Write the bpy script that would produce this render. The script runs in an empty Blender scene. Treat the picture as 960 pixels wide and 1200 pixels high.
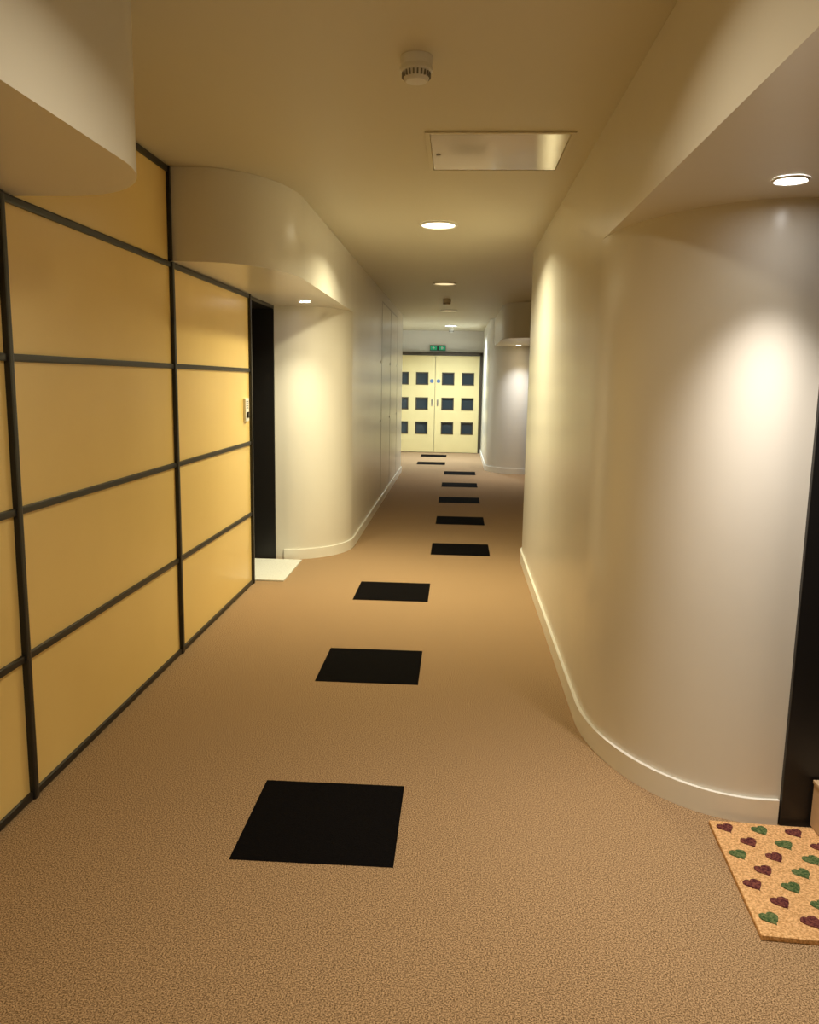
import bpy, bmesh, math, random
from mathutils import Vector, Matrix
random.seed(4)
S = bpy.context.scene
S.view_settings.view_transform = 'Standard'
CZ = 2.54; SZ = 2.08

# ---------------------------------------------------------------- materials
def mat(name, col, rough=.5, metal=0, spec=.5, noise=None, bump=None, emis=None, coat=0):
    m = bpy.data.materials.new(name); m.use_nodes = True
    nt = m.node_tree; b = nt.nodes['Principled BSDF']
    b.inputs['Base Color'].default_value = (*col, 1)
    b.inputs['Roughness'].default_value = rough
    b.inputs['Metallic'].default_value = metal
    b.inputs['Specular IOR Level'].default_value = spec
    if coat: b.inputs['Coat Weight'].default_value = coat
    tc = nt.nodes.new('ShaderNodeTexCoord')
    if noise:
        sc, col2, lo, hi = noise
        n = nt.nodes.new('ShaderNodeTexNoise'); n.inputs['Scale'].default_value = sc
        n.inputs['Detail'].default_value = 4
        r = nt.nodes.new('ShaderNodeValToRGB')
        r.color_ramp.elements[0].position = lo; r.color_ramp.elements[1].position = hi
        r.color_ramp.elements[0].color = (*col, 1); r.color_ramp.elements[1].color = (*col2, 1)
        nt.links.new(tc.outputs['Object'], n.inputs['Vector'])
        nt.links.new(n.outputs['Fac'], r.inputs['Fac'])
        nt.links.new(r.outputs['Color'], b.inputs['Base Color'])
    if bump:
        sc, st, dist = bump
        n2 = nt.nodes.new('ShaderNodeTexNoise'); n2.inputs['Scale'].default_value = sc
        n2.inputs['Detail'].default_value = 3
        bp = nt.nodes.new('ShaderNodeBump'); bp.inputs['Strength'].default_value = st
        bp.inputs['Distance'].default_value = dist
        nt.links.new(tc.outputs['Object'], n2.inputs['Vector'])
        nt.links.new(n2.outputs['Fac'], bp.inputs['Height'])
        nt.links.new(bp.outputs['Normal'], b.inputs['Normal'])
    if emis:
        b.inputs['Emission Color'].default_value = (*emis[0], 1)
        b.inputs['Emission Strength'].default_value = emis[1]
    return m

M_wall = mat('painted_wall', (.80, .77, .695), .27, noise=(1.5, (.77, .74, .665), .3, .7), bump=(3, .12, .01))
M_ceil = mat('painted_ceiling', (.70, .65, .50), .5, bump=(2, .1, .01))
M_base = mat('baseboard_gloss', (.86, .84, .77), .3)
M_carpet = mat('brown_carpet', (.135, .078, .036), .95, spec=.1, noise=(240, (.60, .405, .225), .37, .64), bump=(280, .5, .003))
M_tile = mat('black_carpet', (.003, .0026, .0026), .95, spec=.03, noise=(200, (.007, .006, .006), .3, .7), bump=(220, .5, .003))
M_yel = mat('yellow_panel', (.93, .69, .265), .30, noise=(2, (.89, .65, .24), .3, .7), bump=(2.5, .08, .01))
M_frame = mat('dark_metal', (.024, .023, .021), .38, metal=.3)
M_black = mat('black_paint', (.010, .009, .009), .4)
M_cream = mat('cream_door', (.82, .69, .34), .4, noise=(3, (.79, .66, .32), .3, .7))
M_dfr = mat('brown_frame', (.06, .045, .025), .45)
M_glass = mat('dark_glass', (.03, .045, .055), .08, coat=.3)
M_white = mat('white_plastic', (.80, .79, .74), .35)
M_hatch = mat('hatch_gloss', (.80, .74, .56), .13, metal=.45, coat=.5)
M_grey = mat('grey_vent', (.22, .21, .19), .5)
M_steel = mat('steel', (.6, .6, .58), .3, metal=1)
M_coir = mat('coir', (.58, .31, .12), .95, spec=.1, noise=(150, (.90, .56, .27), .38, .62), bump=(220, .8, .006))
M_hp = mat('heart_purple', (.07, .016, .022), .95, spec=.1, noise=(150, (.24, .08, .06), .38, .64), bump=(220, .8, .006))
M_hg = mat('heart_green', (.04, .09, .03), .95, spec=.1, noise=(150, (.18, .22, .09), .38, .64), bump=(220, .8, .006))
M_matw = mat('pale_mat', (.66, .66, .60), .9, noise=(80, (.78, .78, .72), .35, .65), bump=(150, .6, .004))
M_card = mat('plywood', (.60, .42, .25), .7, noise=(12, (.52, .35, .19), .3, .7))
M_green = mat('exit_green', (.01, .20, .09), .4, emis=((.02, .5, .22), .35))
M_lampW = mat('lamp_warm', (1, .9, .7), .5, emis=((1, .90, .62), 10))
M_lampD = mat('lamp_dim', (.9, .8, .5), .5, emis=((1, .80, .45), 1.0))
M_lampC = mat('lamp_cool', (1, 1, 1), .5, emis=((.85, .95, 1), 12))
M_hal = mat('halogen', (1, 1, 1), .5, emis=((1, .97, .92), 40))

# ---------------------------------------------------------------- helpers
def newobj(name, bm, mats, parent=None, smooth=None):
    me = bpy.data.meshes.new(name)
    bmesh.ops.recalc_face_normals(bm, faces=bm.faces)
    bm.to_mesh(me); bm.free()
    for m in (mats if isinstance(mats, (list, tuple)) else [mats]): me.materials.append(m)
    if smooth:
        for p in me.polygons: p.use_smooth = True
        me.set_sharp_from_angle(angle=math.radians(smooth))
    o = bpy.data.objects.new(name, me); S.collection.objects.link(o)
    if parent: o.parent = parent
    return o
def empty(name, loc=(0, 0, 0)):
    e = bpy.data.objects.new(name, None); e.location = loc; e.empty_display_size = .1
    S.collection.objects.link(e); return e
def abox(bm, x0, x1, y0, y1, z0, z1, mi=0, bev=0):
    r = bmesh.ops.create_cube(bm, size=1)
    vs = r['verts']
    for v in vs:
        v.co = Vector((x0 + (v.co.x + .5) * (x1 - x0), y0 + (v.co.y + .5) * (y1 - y0), z0 + (v.co.z + .5) * (z1 - z0)))
    fs = set(f for v in vs for f in v.link_faces)
    for f in fs: f.material_index = mi
    if bev:
        es = list(set(e for f in fs for e in f.edges))
        bmesh.ops.bevel(bm, geom=es, offset=bev, segments=2, affect='EDGES', profile=.7)
def prism(bm, pts, z0, z1, mi=0):
    lo = [bm.verts.new((x, y, z0)) for x, y in pts]; hi = [bm.verts.new((x, y, z1)) for x, y in pts]
    n = len(pts)
    bm.faces.new(lo[::-1]).material_index = mi; bm.faces.new(hi).material_index = mi
    for i in range(n):
        j = (i + 1) % n
        bm.faces.new((lo[i], lo[j], hi[j], hi[i])).material_index = mi
def arc(cx, cy, rx, ry, a0, a1, n=28):
    return [(cx + rx * math.cos(math.radians(a0 + (a1 - a0) * i / n)), cy + ry * math.sin(math.radians(a0 + (a1 - a0) * i / n))) for i in range(n + 1)]
def lathe(bm, prof, cx, cy, mi=0, seg=40, caps=(False, False)):
    rings = []
    for r, z in prof:
        rings.append([bm.verts.new((cx + r * math.cos(2 * math.pi * k / seg), cy + r * math.sin(2 * math.pi * k / seg), z)) for k in range(seg)])
    for a, b in zip(rings, rings[1:]):
        for k in range(seg):
            bm.faces.new((a[k], a[(k + 1) % seg], b[(k + 1) % seg], b[k])).material_index = mi
    if caps[0]: bm.faces.new(rings[0]).material_index = mi
    if caps[1]: bm.faces.new(rings[-1]).material_index = mi
def ribbon(bm, line, t, z0, z1, side):
    """thin skirting following a plan polyline, offset to one side"""
    off = []
    for i, p in enumerate(line):
        a = Vector(line[max(i - 1, 0)]); b = Vector(line[min(i + 1, len(line) - 1)])
        d = (b - a).normalized(); nrm = Vector((d.y, -d.x)) * side
        off.append((p[0] + nrm.x * t, p[1] + nrm.y * t))
    prism(bm, list(line) + off[::-1], z0, z1)

# ---------------------------------------------------------------- shell
XR = 1.145
bm = bmesh.new(); abox(bm, -1.9, 1.9, -3.1, 17.7, -.1, 0); newobj('floor', bm, M_carpet)
bm = bmesh.new(); abox(bm, -1.9, 1.9, -3.1, 17.7, CZ, CZ + .1); newobj('ceiling', bm, M_ceil)
bm = bmesh.new(); abox(bm, -1.85, 1.85, -3.1, -3.0, 0, CZ); newobj('wall_back', bm, M_wall)
bm = bmesh.new(); abox(bm, -1.85, 1.85, 17.5, 17.6, 0, CZ); newobj('wall_end', bm, M_wall)

# left wall
arcL1 = arc(-1.43, 7.3, .5, .62, -90, 0)
arcL2 = arc(-1.43, 13.5, .5, .6, 0, 90)
bm = bmesh.new()
abox(bm, -1.85, -1.5, -3, 5.84, 0, CZ)
abox(bm, -1.85, -1.78, 5.84, 6.68, 0, CZ)
prism(bm, [(-1.85, 6.68)] + arcL1 + arcL2 + [(-1.85, 14.1)], 0, CZ)
abox(bm, -1.85, -1.5, 14.1, 17.5, 0, CZ)
prism(bm, [(-1.85, 4.25)] + arc(-1.35, 4.95, .42, .7, -90, 0) + [(-.93, 7.3), (-1.85, 7.3)], SZ, CZ - .001)
prism(bm, [(-1.85, -3), (-.93, -3)] + arc(-1.3, 2.3, .37, .45, 0, 90) + [(-1.85, 2.75)], SZ, CZ - .001)
newobj('wall_left', bm, M_wall, smooth=30)

# right wall
arcR1 = arc(1.1, 3.55, .53, .83, 270, 180, 40)
arcR2 = arc(1.1, 6.85, .53, .55, 180, 90)
arcR3 = arc(1.05, 14.2, .56, .64, 270, 180)
bm = bmesh.new()
abox(bm, XR, 1.85, -3, 1.75, 0, SZ)
abox(bm, 1.60, 1.85, 1.75, 2.72, 0, SZ)
prism(bm, [(1.85, 2.72)] + arcR1 + arcR2 + [(1.85, 7.4)], 0, CZ)
abox(bm, 1.16, 1.85, 7.4, 13.56, 0, CZ)
prism(bm, [(1.85, 13.56)] + arcR3 + [(.49, 17.5), (1.85, 17.5)], 0, CZ)
abox(bm, .57, 1.85, -3, 3.55, SZ, CZ - .001)
prism(bm, [(1.85, 11.0)] + arc(1.0, 11.6, .43, .6, 270, 180) + [(.57, 14.0), (1.85, 14.0)], SZ, CZ - .001)
newobj('wall_right', bm, M_wall, smooth=30)

# baseboards
bm = bmesh.new(); ribbon(bm, arcL1 + arcL2, .014, 0, .085, 1); newobj('baseboard_left', bm, M_base, smooth=30)
bm = bmesh.new(); ribbon(bm, [(XR - .003, 2.72)] + arcR1 + arcR2, .014, 0, .09, -1); 
ribbon(bm, [(1.155, 13.56)] + arcR3 + [(.49, 17.4)], .014, 0, .09, -1)
newobj('baseboard_right', bm, M_base, smooth=30)

# cupboard seams and locks on left wall
e = empty('wall_cupboard_door')
bm = bmesh.new()
for y in (9.95, 11.2, 12.4):
    abox(bm, -.9315, -.9285, y - .009, y + .009, .09, 2.42)
abox(bm, -.9315, -.9285, 9.95, 12.4, 2.411, 2.427)
newobj('door_seam', bm, M_grey, e)
bm = bmesh.new()
for y in (9.85, 11.1, 12.3):
    abox(bm, -.932, -.922, y - .015, y + .015, 1.0, 1.03, bev=.004)
    abox(bm, -.932, -.922, y - .015, y + .015, 1.7, 1.73, bev=.004)
newobj('budget_lock', bm, M_steel, e)

# ---------------------------------------------------------------- yellow panelling
ZR = [0.0, .525, 1.04, 1.555, 2.06]
def panelling(name, xw, sgn, stiles, tall):
    e = empty(name)
    bp = bmesh.new(); bf = bmesh.new()
    def bx(b, d0, d1, y0, y1, z0, z1, bev):
        xs = sorted((xw + sgn * d0, xw + sgn * d1)); abox(b, xs[0], xs[1], y0, y1, z0, z1, bev=bev)
    for i in range(len(stiles) - 1):
        y0, y1 = stiles[i], stiles[i + 1]
        for k in range(4):
            bx(bp, .001, .012, y0 + .006, y1 - .006, ZR[k] + .006, ZR[k + 1] - .006, .002)
            zc = max(ZR[k], .018)
            bx(bf, .001, .024, y0, y1, zc - .014, zc + .012, .006)
        bx(bf, .001, .024, y0, y1, SZ - .030, SZ - .003, .006)
    for (ya, yb) in tall:
        bx(bp, .001, .012, ya + .004, yb - .004, SZ + .001, CZ - .006, .002)
        bx(bf, .001, .024, ya, yb, CZ - .03, CZ - .001, .006)
        bx(bf, .001, .03, yb - .028, yb - .004, SZ, CZ - .001, .006)
    for y in stiles:
        bx(bf, .001, .032, y - .015, y + .015, .001, SZ - .002, .008)
    newobj('panel', bp, M_yel, e); newobj('rail_and_stile', bf, M_frame, e)
panelling('yellow_panel_partition', -1.5, 1, [-2.12, -.53, 1.06, 2.655, 4.245, 5.82], [(2.752, 4.247)])
panelling('yellow_panel_partition', 1.16, -1, [7.44, 9.0, 10.55, 12.1, 13.5], [(7.44, 10.99)])

# ---------------------------------------------------------------- flat doors (deep black reveals)
def flat_door(name, xf, sgn, y0, y1, depth):
    e = empty(name)
    def bx(d0, d1, ya, yb, z0, z1, m, nm, bev=.002):
        b = bmesh.new(); xs = sorted((xf + sgn * d0, xf + sgn * d1)); abox(b, xs[0], xs[1], ya, yb, z0, z1, bev=bev)
        newobj(nm, b, m, e)
    bx(.0, depth, y0 + .001, y0 + .02, 0.001, SZ - .002, M_black, 'jamb_near')
    bx(.0, depth, y1 - .02, y1 - .001, 0.001, SZ - .002, M_black, 'jamb_far')
    bx(.0, depth, y0 + .02, y1 - .02, SZ - .03, SZ - .002, M_black, 'head')
    bx(depth - .05, depth - .005, y0 + .022, y1 - .022, .008, SZ - .034, M_black, 'leaf')
    for zc in (.35, 1.05, 1.85):
        bx(depth - .09, depth - .05, y1 - .024, y1 - .019, zc - .05, zc + .05, M_steel, 'hinge', .001)
    bx(depth - .056, depth - .05, y0 + .07, y0 + .11, .95, 1.15, M_steel, 'handle_plate', .001)
    bx(depth - .1, depth - .056, y0 + .08, y0 + .098, 1.04, 1.058, M_steel, 'handle_neck', .003)
    bx(depth - .11, depth - .095, y0 + .08, y0 + .2, 1.04, 1.058, M_steel, 'handle_lever', .005)
flat_door('door_1', -1.5, -1, 5.84, 6.68, .27)
flat_door('door_2', XR + .002, 1, 1.75, 2.72, .44)

# ---------------------------------------------------------------- end double door
e = empty('door_3')
cx = -.50; L = .925; Y0 = 17.40
bm = bmesh.new()
abox(bm, cx - L - .055, cx - L - .003, 17.38, 17.499, .001, 2.09, bev=.003)
abox(bm, cx + L + .003, cx + L + .055, 17.38, 17.499, .001, 2.09, bev=.003)
abox(bm, cx - L - .055, cx + L + .055, 17.38, 17.499, 2.03, 2.10, bev=.003)
newobj('frame', bm, M_dfr, e)
for s, nm in ((-1, 'left'), (1, 'right')):
    bl = bmesh.new(); bb = bmesh.new(); bg = bmesh.new()
    xa, xb = sorted((cx + s * .004, cx + s * L))
    W = .26; xs = [xa + .29 * (xb - xa) - W / 2, xa + .74 * (xb - xa) - W / 2]
    if s < 0: xs = [xa + .26 * (xb - xa) - W / 2, xa + .71 * (xb - xa) - W / 2]
    zs = [.39, .90, 1.42]
    abox(bl, xa, xs[0], Y0, 17.45, .01, 2.025); abox(bl, xs[0] + W, xs[1], Y0, 17.45, .01, 2.025)
    abox(bl, xs[1] + W, xb, Y0, 17.45, .01, 2.025)
    for x in xs:
        zz = .01
        for z in zs:
            abox(bl, x, x + W, Y0, 17.45, zz, z); zz = z + W
            for a in ((x, x + W, z, z + .022), (x, x + W, z + W - .022, z + W), (x, x + .022, z, z + W), (x + W - .022, x + W, z, z + W)):
                abox(bb, a[0], a[1], Y0 - .008, 17.44, a[2], a[3])
            abox(bg, x + .02, x + W - .02, 17.425, 17.432, z + .02, z + W - .02)
        abox(bl, x, x + W, Y0, 17.45, zz, 2.025)
    newobj('leaf_' + nm, bl, M_cream, e); newobj('glazing_bead_' + nm, bb, M_dfr, e); newobj('glass_' + nm, bg, M_glass, e)
    bs = bmesh.new()
    r = bmesh.ops.create_cone(bs, cap_ends=True, segments=24, radius1=.04, radius2=.04, depth=.006,
        matrix=Matrix.Translation((cx + s * .07, Y0 - .003, 1.5)) @ Matrix.Rotation(math.pi / 2, 4, 'X'))
    newobj('round_sign_' + nm, bs, mat('sign_blue_' + nm, (.12, .2, .35), .4), e)
    bh = bmesh.new()
    abox(bh, cx + s * .06 - .015, cx + s * .06 + .015, Y0 - .004, Y0, .98, 1.12, bev=.001)
    newobj('push_plate_' + nm, bh, M_steel, e)

# exit sign
e = empty('exit_sign', (-.025, 0, 0))
bm = bmesh.new(); abox(bm, -.60, -.27, 17.46, 17.498, 2.13, 2.24, bev=.004); newobj('housing', bm, M_black, e)
bm = bmesh.new()
abox(bm, -.59, -.455, 17.455, 17.461, 2.14, 2.23); abox(bm, -.415, -.28, 17.455, 17.461, 2.14, 2.23)
newobj('green_face', bm, M_green, e)
bm = bmesh.new()
for x0 in (-.55, -.37):
    prism(bm, [(x0, 17.452), (x0 + .05, 17.452), (x0 + .05, 17.4545), (x0, 17.4545)], 2.175, 2.195)
    abox(bm, x0 + .01, x0 + .03, 17.452, 17.4545, 2.155, 2.215)
newobj('pictogram', bm, M_white, e)

# ---------------------------------------------------------------- black carpet tiles
ky = 2.34
cols = [-.685, -.685, -.695, -.21, -.21, -.22, -.215, -.21, -.735, -.735]
for k, x in enumerate(cols):
    bm = bmesh.new(); y = ky + 1.56 * k
    abox(bm, x, x + .52, y, y + .52, 0, .0015); newobj('black_carpet_tile', bm, M_tile)

# ---------------------------------------------------------------- ceiling items
def big_light(name, x, y, m, power, col, spread=150):
    e = empty(name)
    bm = bmesh.new()
    lathe(bm, [(.13, CZ - .0005), (.132, CZ - .008), (.122, CZ - .013), (.112, CZ - .011), (.108, CZ - .001)], x, y)
    newobj('trim_ring', bm, M_white, e, smooth=50)
    bm = bmesh.new(); lathe(bm, [(.11, CZ - .001), (.109, CZ - .005), (.08, CZ - .008), (.02, CZ - .009)], x, y, caps=(True, True))
    newobj('diffuser', bm, m, e, smooth=50)
    if power:
        l = bpy.data.lights.new('bulb', 'AREA'); l.shape = 'DISK'; l.size = .2; l.energy = power; l.color = col; l.spread = math.radians(spread)
        o = bpy.data.objects.new('bulb', l); o.location = (x, y, CZ - .02); S.collection.objects.link(o); o.parent = e
WARM = (1, .88, .64)
big_light('near_fill_light', -.17, 1.85, M_lampD, 10, WARM)  # added lamp, kept out of view, brightens the near end of the corridor
big_light('near_fill_light', -.17, -1.0, M_lampW, 18, WARM)
big_light('near_fill_light', -.165, 5.74, M_lampW, 44, (1, .90, .57))
big_light('near_fill_light', -.18, 9.1, M_lampD, 1.5, WARM)
big_light('near_fill_light', -.18, 12.5, M_lampD, 2.5, WARM)
big_light('near_fill_light', -.18, 15.85, M_lampC, 72, (.80, .93, 1))

def spot(name, x, y, power, col, tgt, z=SZ, size=112):
    e = empty(name)
    bm = bmesh.new()
    lathe(bm, [(.050, z - .0005), (.051, z - .005), (.046, z - .008), (.042, z - .006), (.039, z - .001)], x, y)
    newobj('bezel', bm, M_white, e, smooth=50)
    bm = bmesh.new(); lathe(bm, [(.040, z - .001), (.039, z - .005), (.01, z - .0065)], x, y, caps=(True, True))
    newobj('lamp_face', bm, M_hal, e)
    l = bpy.data.lights.new('beam', 'SPOT'); l.energy = power; l.color = col; l.spot_size = math.radians(size); l.spot_blend = 1; l.shadow_soft_size = .035
    o = bpy.data.objects.new('beam', l); o.location = (x, y, z - .015); S.collection.objects.link(o); o.parent = e
    o.rotation_euler = (Vector((tgt[0], tgt[1], 0)) - o.location).to_track_quat('-Z', 'Y').to_euler()
spot('recessed_spotlight', .92, 2.49, 122, (1, .915, .82), (.66, 2.08), size=108)
spot('recessed_spotlight', -1.18, 6.30, 78, (1, .92, .64), (-1.0, 6.1), size=118)
spot('recessed_spotlight', .92, 13.2, 90, (.95, .97, 1), (.8, 13.0), size=118)

def smoke(x, y):
    e = empty('smoke_detector')
    bm = bmesh.new()
    lathe(bm, [(.052, CZ - .0005), (.052, CZ - .02), (.050, CZ - .024), (.050, CZ - .03)], x, y, caps=(True, False))
    lathe(bm, [(.050, CZ - .03), (.053, CZ - .034), (.053, CZ - .044), (.046, CZ - .047)], x, y)
    lathe(bm, [(.046, CZ - .047), (.041, CZ - .068), (.034, CZ - .076), (.005, CZ - .078)], x, y, caps=(False, True))
    newobj('body', bm, M_white, e, smooth=40)
    bm = bmesh.new()
    for k in range(22):
        a = 2 * math.pi * k / 22
        c = Vector((x + .0445 * math.cos(a), y + .0445 * math.sin(a), CZ - .057))
        bmesh.ops.create_cube(bm, size=1, matrix=Matrix.Translation(c) @ Matrix.Rotation(a, 4, 'Z') @ Matrix.Diagonal((.006, .005, .016, 1)))
    newobj('vent_slots', bm, M_grey, e)
smoke(-.165, 2.86); smoke(-.18, 10.8); smoke(-.18, 16.7)

# access hatch
e = empty('ceiling_access_hatch')
bm = bmesh.new(); x0, x1, y0, y1 = -.172, .465, 3.66, 4.30; z0 = CZ - .008
for a in ((x0, x1, y0, y0 + .02), (x0, x1, y1 - .02, y1), (x0, x0 + .02, y0 + .02, y1 - .02), (x1 - .02, x1, y0 + .02, y1 - .02)):
    abox(bm, *a, z0, CZ - .0005, bev=.002)
newobj('frame', bm, M_ceil, e)
bm = bmesh.new(); abox(bm, x0 + .023, x1 - .023, y0 + .023, y1 - .023, z0 + .002, CZ - .0005, bev=.001); newobj('panel', bm, M_hatch, e)
bm = bmesh.new(); lathe(bm, [(.011, z0 + .002), (.011, z0 - .001), (.004, z0 - .0015)], x0 + .05, 4.0, caps=(False, True)); newobj('lock', bm, M_grey, e)

# ---------------------------------------------------------------- intercom
e = empty('door_entry_intercom')
bm = bmesh.new(); abox(bm, -1.488, -1.470, 5.64, 5.73, 1.20, 1.36, bev=.005); newobj('faceplate', bm, M_white, e)
bm = bmesh.new()
bmesh.ops.create_cone(bm, cap_ends=True, segments=24, radius1=.022, radius2=.02, depth=.012, matrix=Matrix.Translation((-1.465, 5.685, 1.245)) @ Matrix.Rotation(math.pi / 2, 4, 'Y'))
newobj('button', bm, M_black, e)
bm = bmesh.new()
for i in range(4): abox(bm, -1.4705, -1.469, 5.66, 5.71, 1.29 + i * .015, 1.296 + i * .015)
newobj('speaker_slots', bm, M_grey, e)

# ---------------------------------------------------------------- mats
bm = bmesh.new(); abox(bm, -1.70, -1.27, 5.90, 6.62, 0.0, .012, bev=.004); newobj('pale_doormat', bm, M_matw)

pc = Vector((1.10, 2.38, 0))
e = empty('heart_doormat', pc); e.rotation_euler[2] = -.06
bm = bmesh.new(); x0, x1, y0, y1 = -.215, .22, -.305, .30
abox(bm, x0, x1, y0, y1, 0, .015, bev=.005); newobj('coir_base', bm, M_coir, e)
hearts = {0: bmesh.new(), 1: bmesh.new()}
def heart(b, cx, cy, s, rot):
    pts = []
    for k in range(28):
        t = 2 * math.pi * k / 28
        X = 16 * math.sin(t) ** 3; Yh = 12 * math.cos(t) - 3.4 * math.cos(2 * t) - 1.4 * math.cos(3 * t) - .5 * math.cos(4 * t)
        j = 1 + random.uniform(-.05, .05)
        X, Yh = X * s * j / 31, Yh * s * j / 24
        pts.append((cx + X * math.cos(rot) - Yh * math.sin(rot), cy + X * math.sin(rot) + Yh * math.cos(rot)))
    prism(b, pts, .014, .0175)
r = 0
y = y1 - .045
while y > y0 + .03:
    x = x0 + (.045 if r % 2 == 0 else .10); c = 0
    while x < x1 - .03:
        heart(hearts[(c + r // 2) % 2 if r % 2 == 0 else 0 if c % 2 == 0 else 1], x, y, .054, .35)
        x += .112; c += 1
    y -= .08; r += 1
newobj('hearts_purple', hearts[0], M_hp, e); newobj('hearts_green', hearts[1], M_hg, e)

# small plywood box in right doorway
e = empty('wooden_box')
bm = bmesh.new(); X0, X1, Ya, Yb, Z0, Z1 = 1.242, 1.50, 2.40, 2.685, .018, .17; t = .012
abox(bm, X0, X1, Ya, Yb, Z0, Z0 + t, bev=.001)
abox(bm, X0, X0 + t, Ya, Yb, Z0 + t, Z1, bev=.001); abox(bm, X1 - t, X1, Ya, Yb, Z0 + t, Z1, bev=.001)
abox(bm, X0 + t, X1 - t, Ya, Ya + t, Z0 + t, Z1, bev=.001); abox(bm, X0 + t, X1 - t, Yb - t, Yb, Z0 + t, Z1, bev=.001)
newobj('box_body', bm, M_card, e)
bm = bmesh.new(); abox(bm, X0 - .003, X1 + .003, Ya - .003, Yb + .003, Z1, Z1 + .012, bev=.002); newobj('lid', bm, M_card, e)

# world
w = bpy.data.worlds.new('world'); S.world = w; w.use_nodes = True
w.node_tree.nodes['Background'].inputs[0].default_value = (1, .85, .6, 1)
w.node_tree.nodes['Background'].inputs[1].default_value = .05

# ---------------------------------------------------------------- camera
cp, sp = .9874, .1583; c, s = .9984, .0569; rl = .017
h = Vector((-s, c, 0)); r = Vector((c, s, 0)); Z = Vector((0, 0, 1))
fwd = h * cp - Z * sp; d0 = -h * sp - Z * cp
right = (r - d0 * rl).normalized(); down = (d0 + r * rl).normalized()
cam = bpy.data.cameras.new('camera'); co = bpy.data.objects.new('camera', cam); S.collection.objects.link(co)
R = Matrix((right, -down, -fwd)).transposed().to_4x4()
co.matrix_world = Matrix.Translation((0, 0, 1.5)) @ R
cam.sensor_fit = 'VERTICAL'; cam.sensor_height = 36; cam.lens = 960 / 1200 * 36; cam.clip_start = .02
S.camera = co
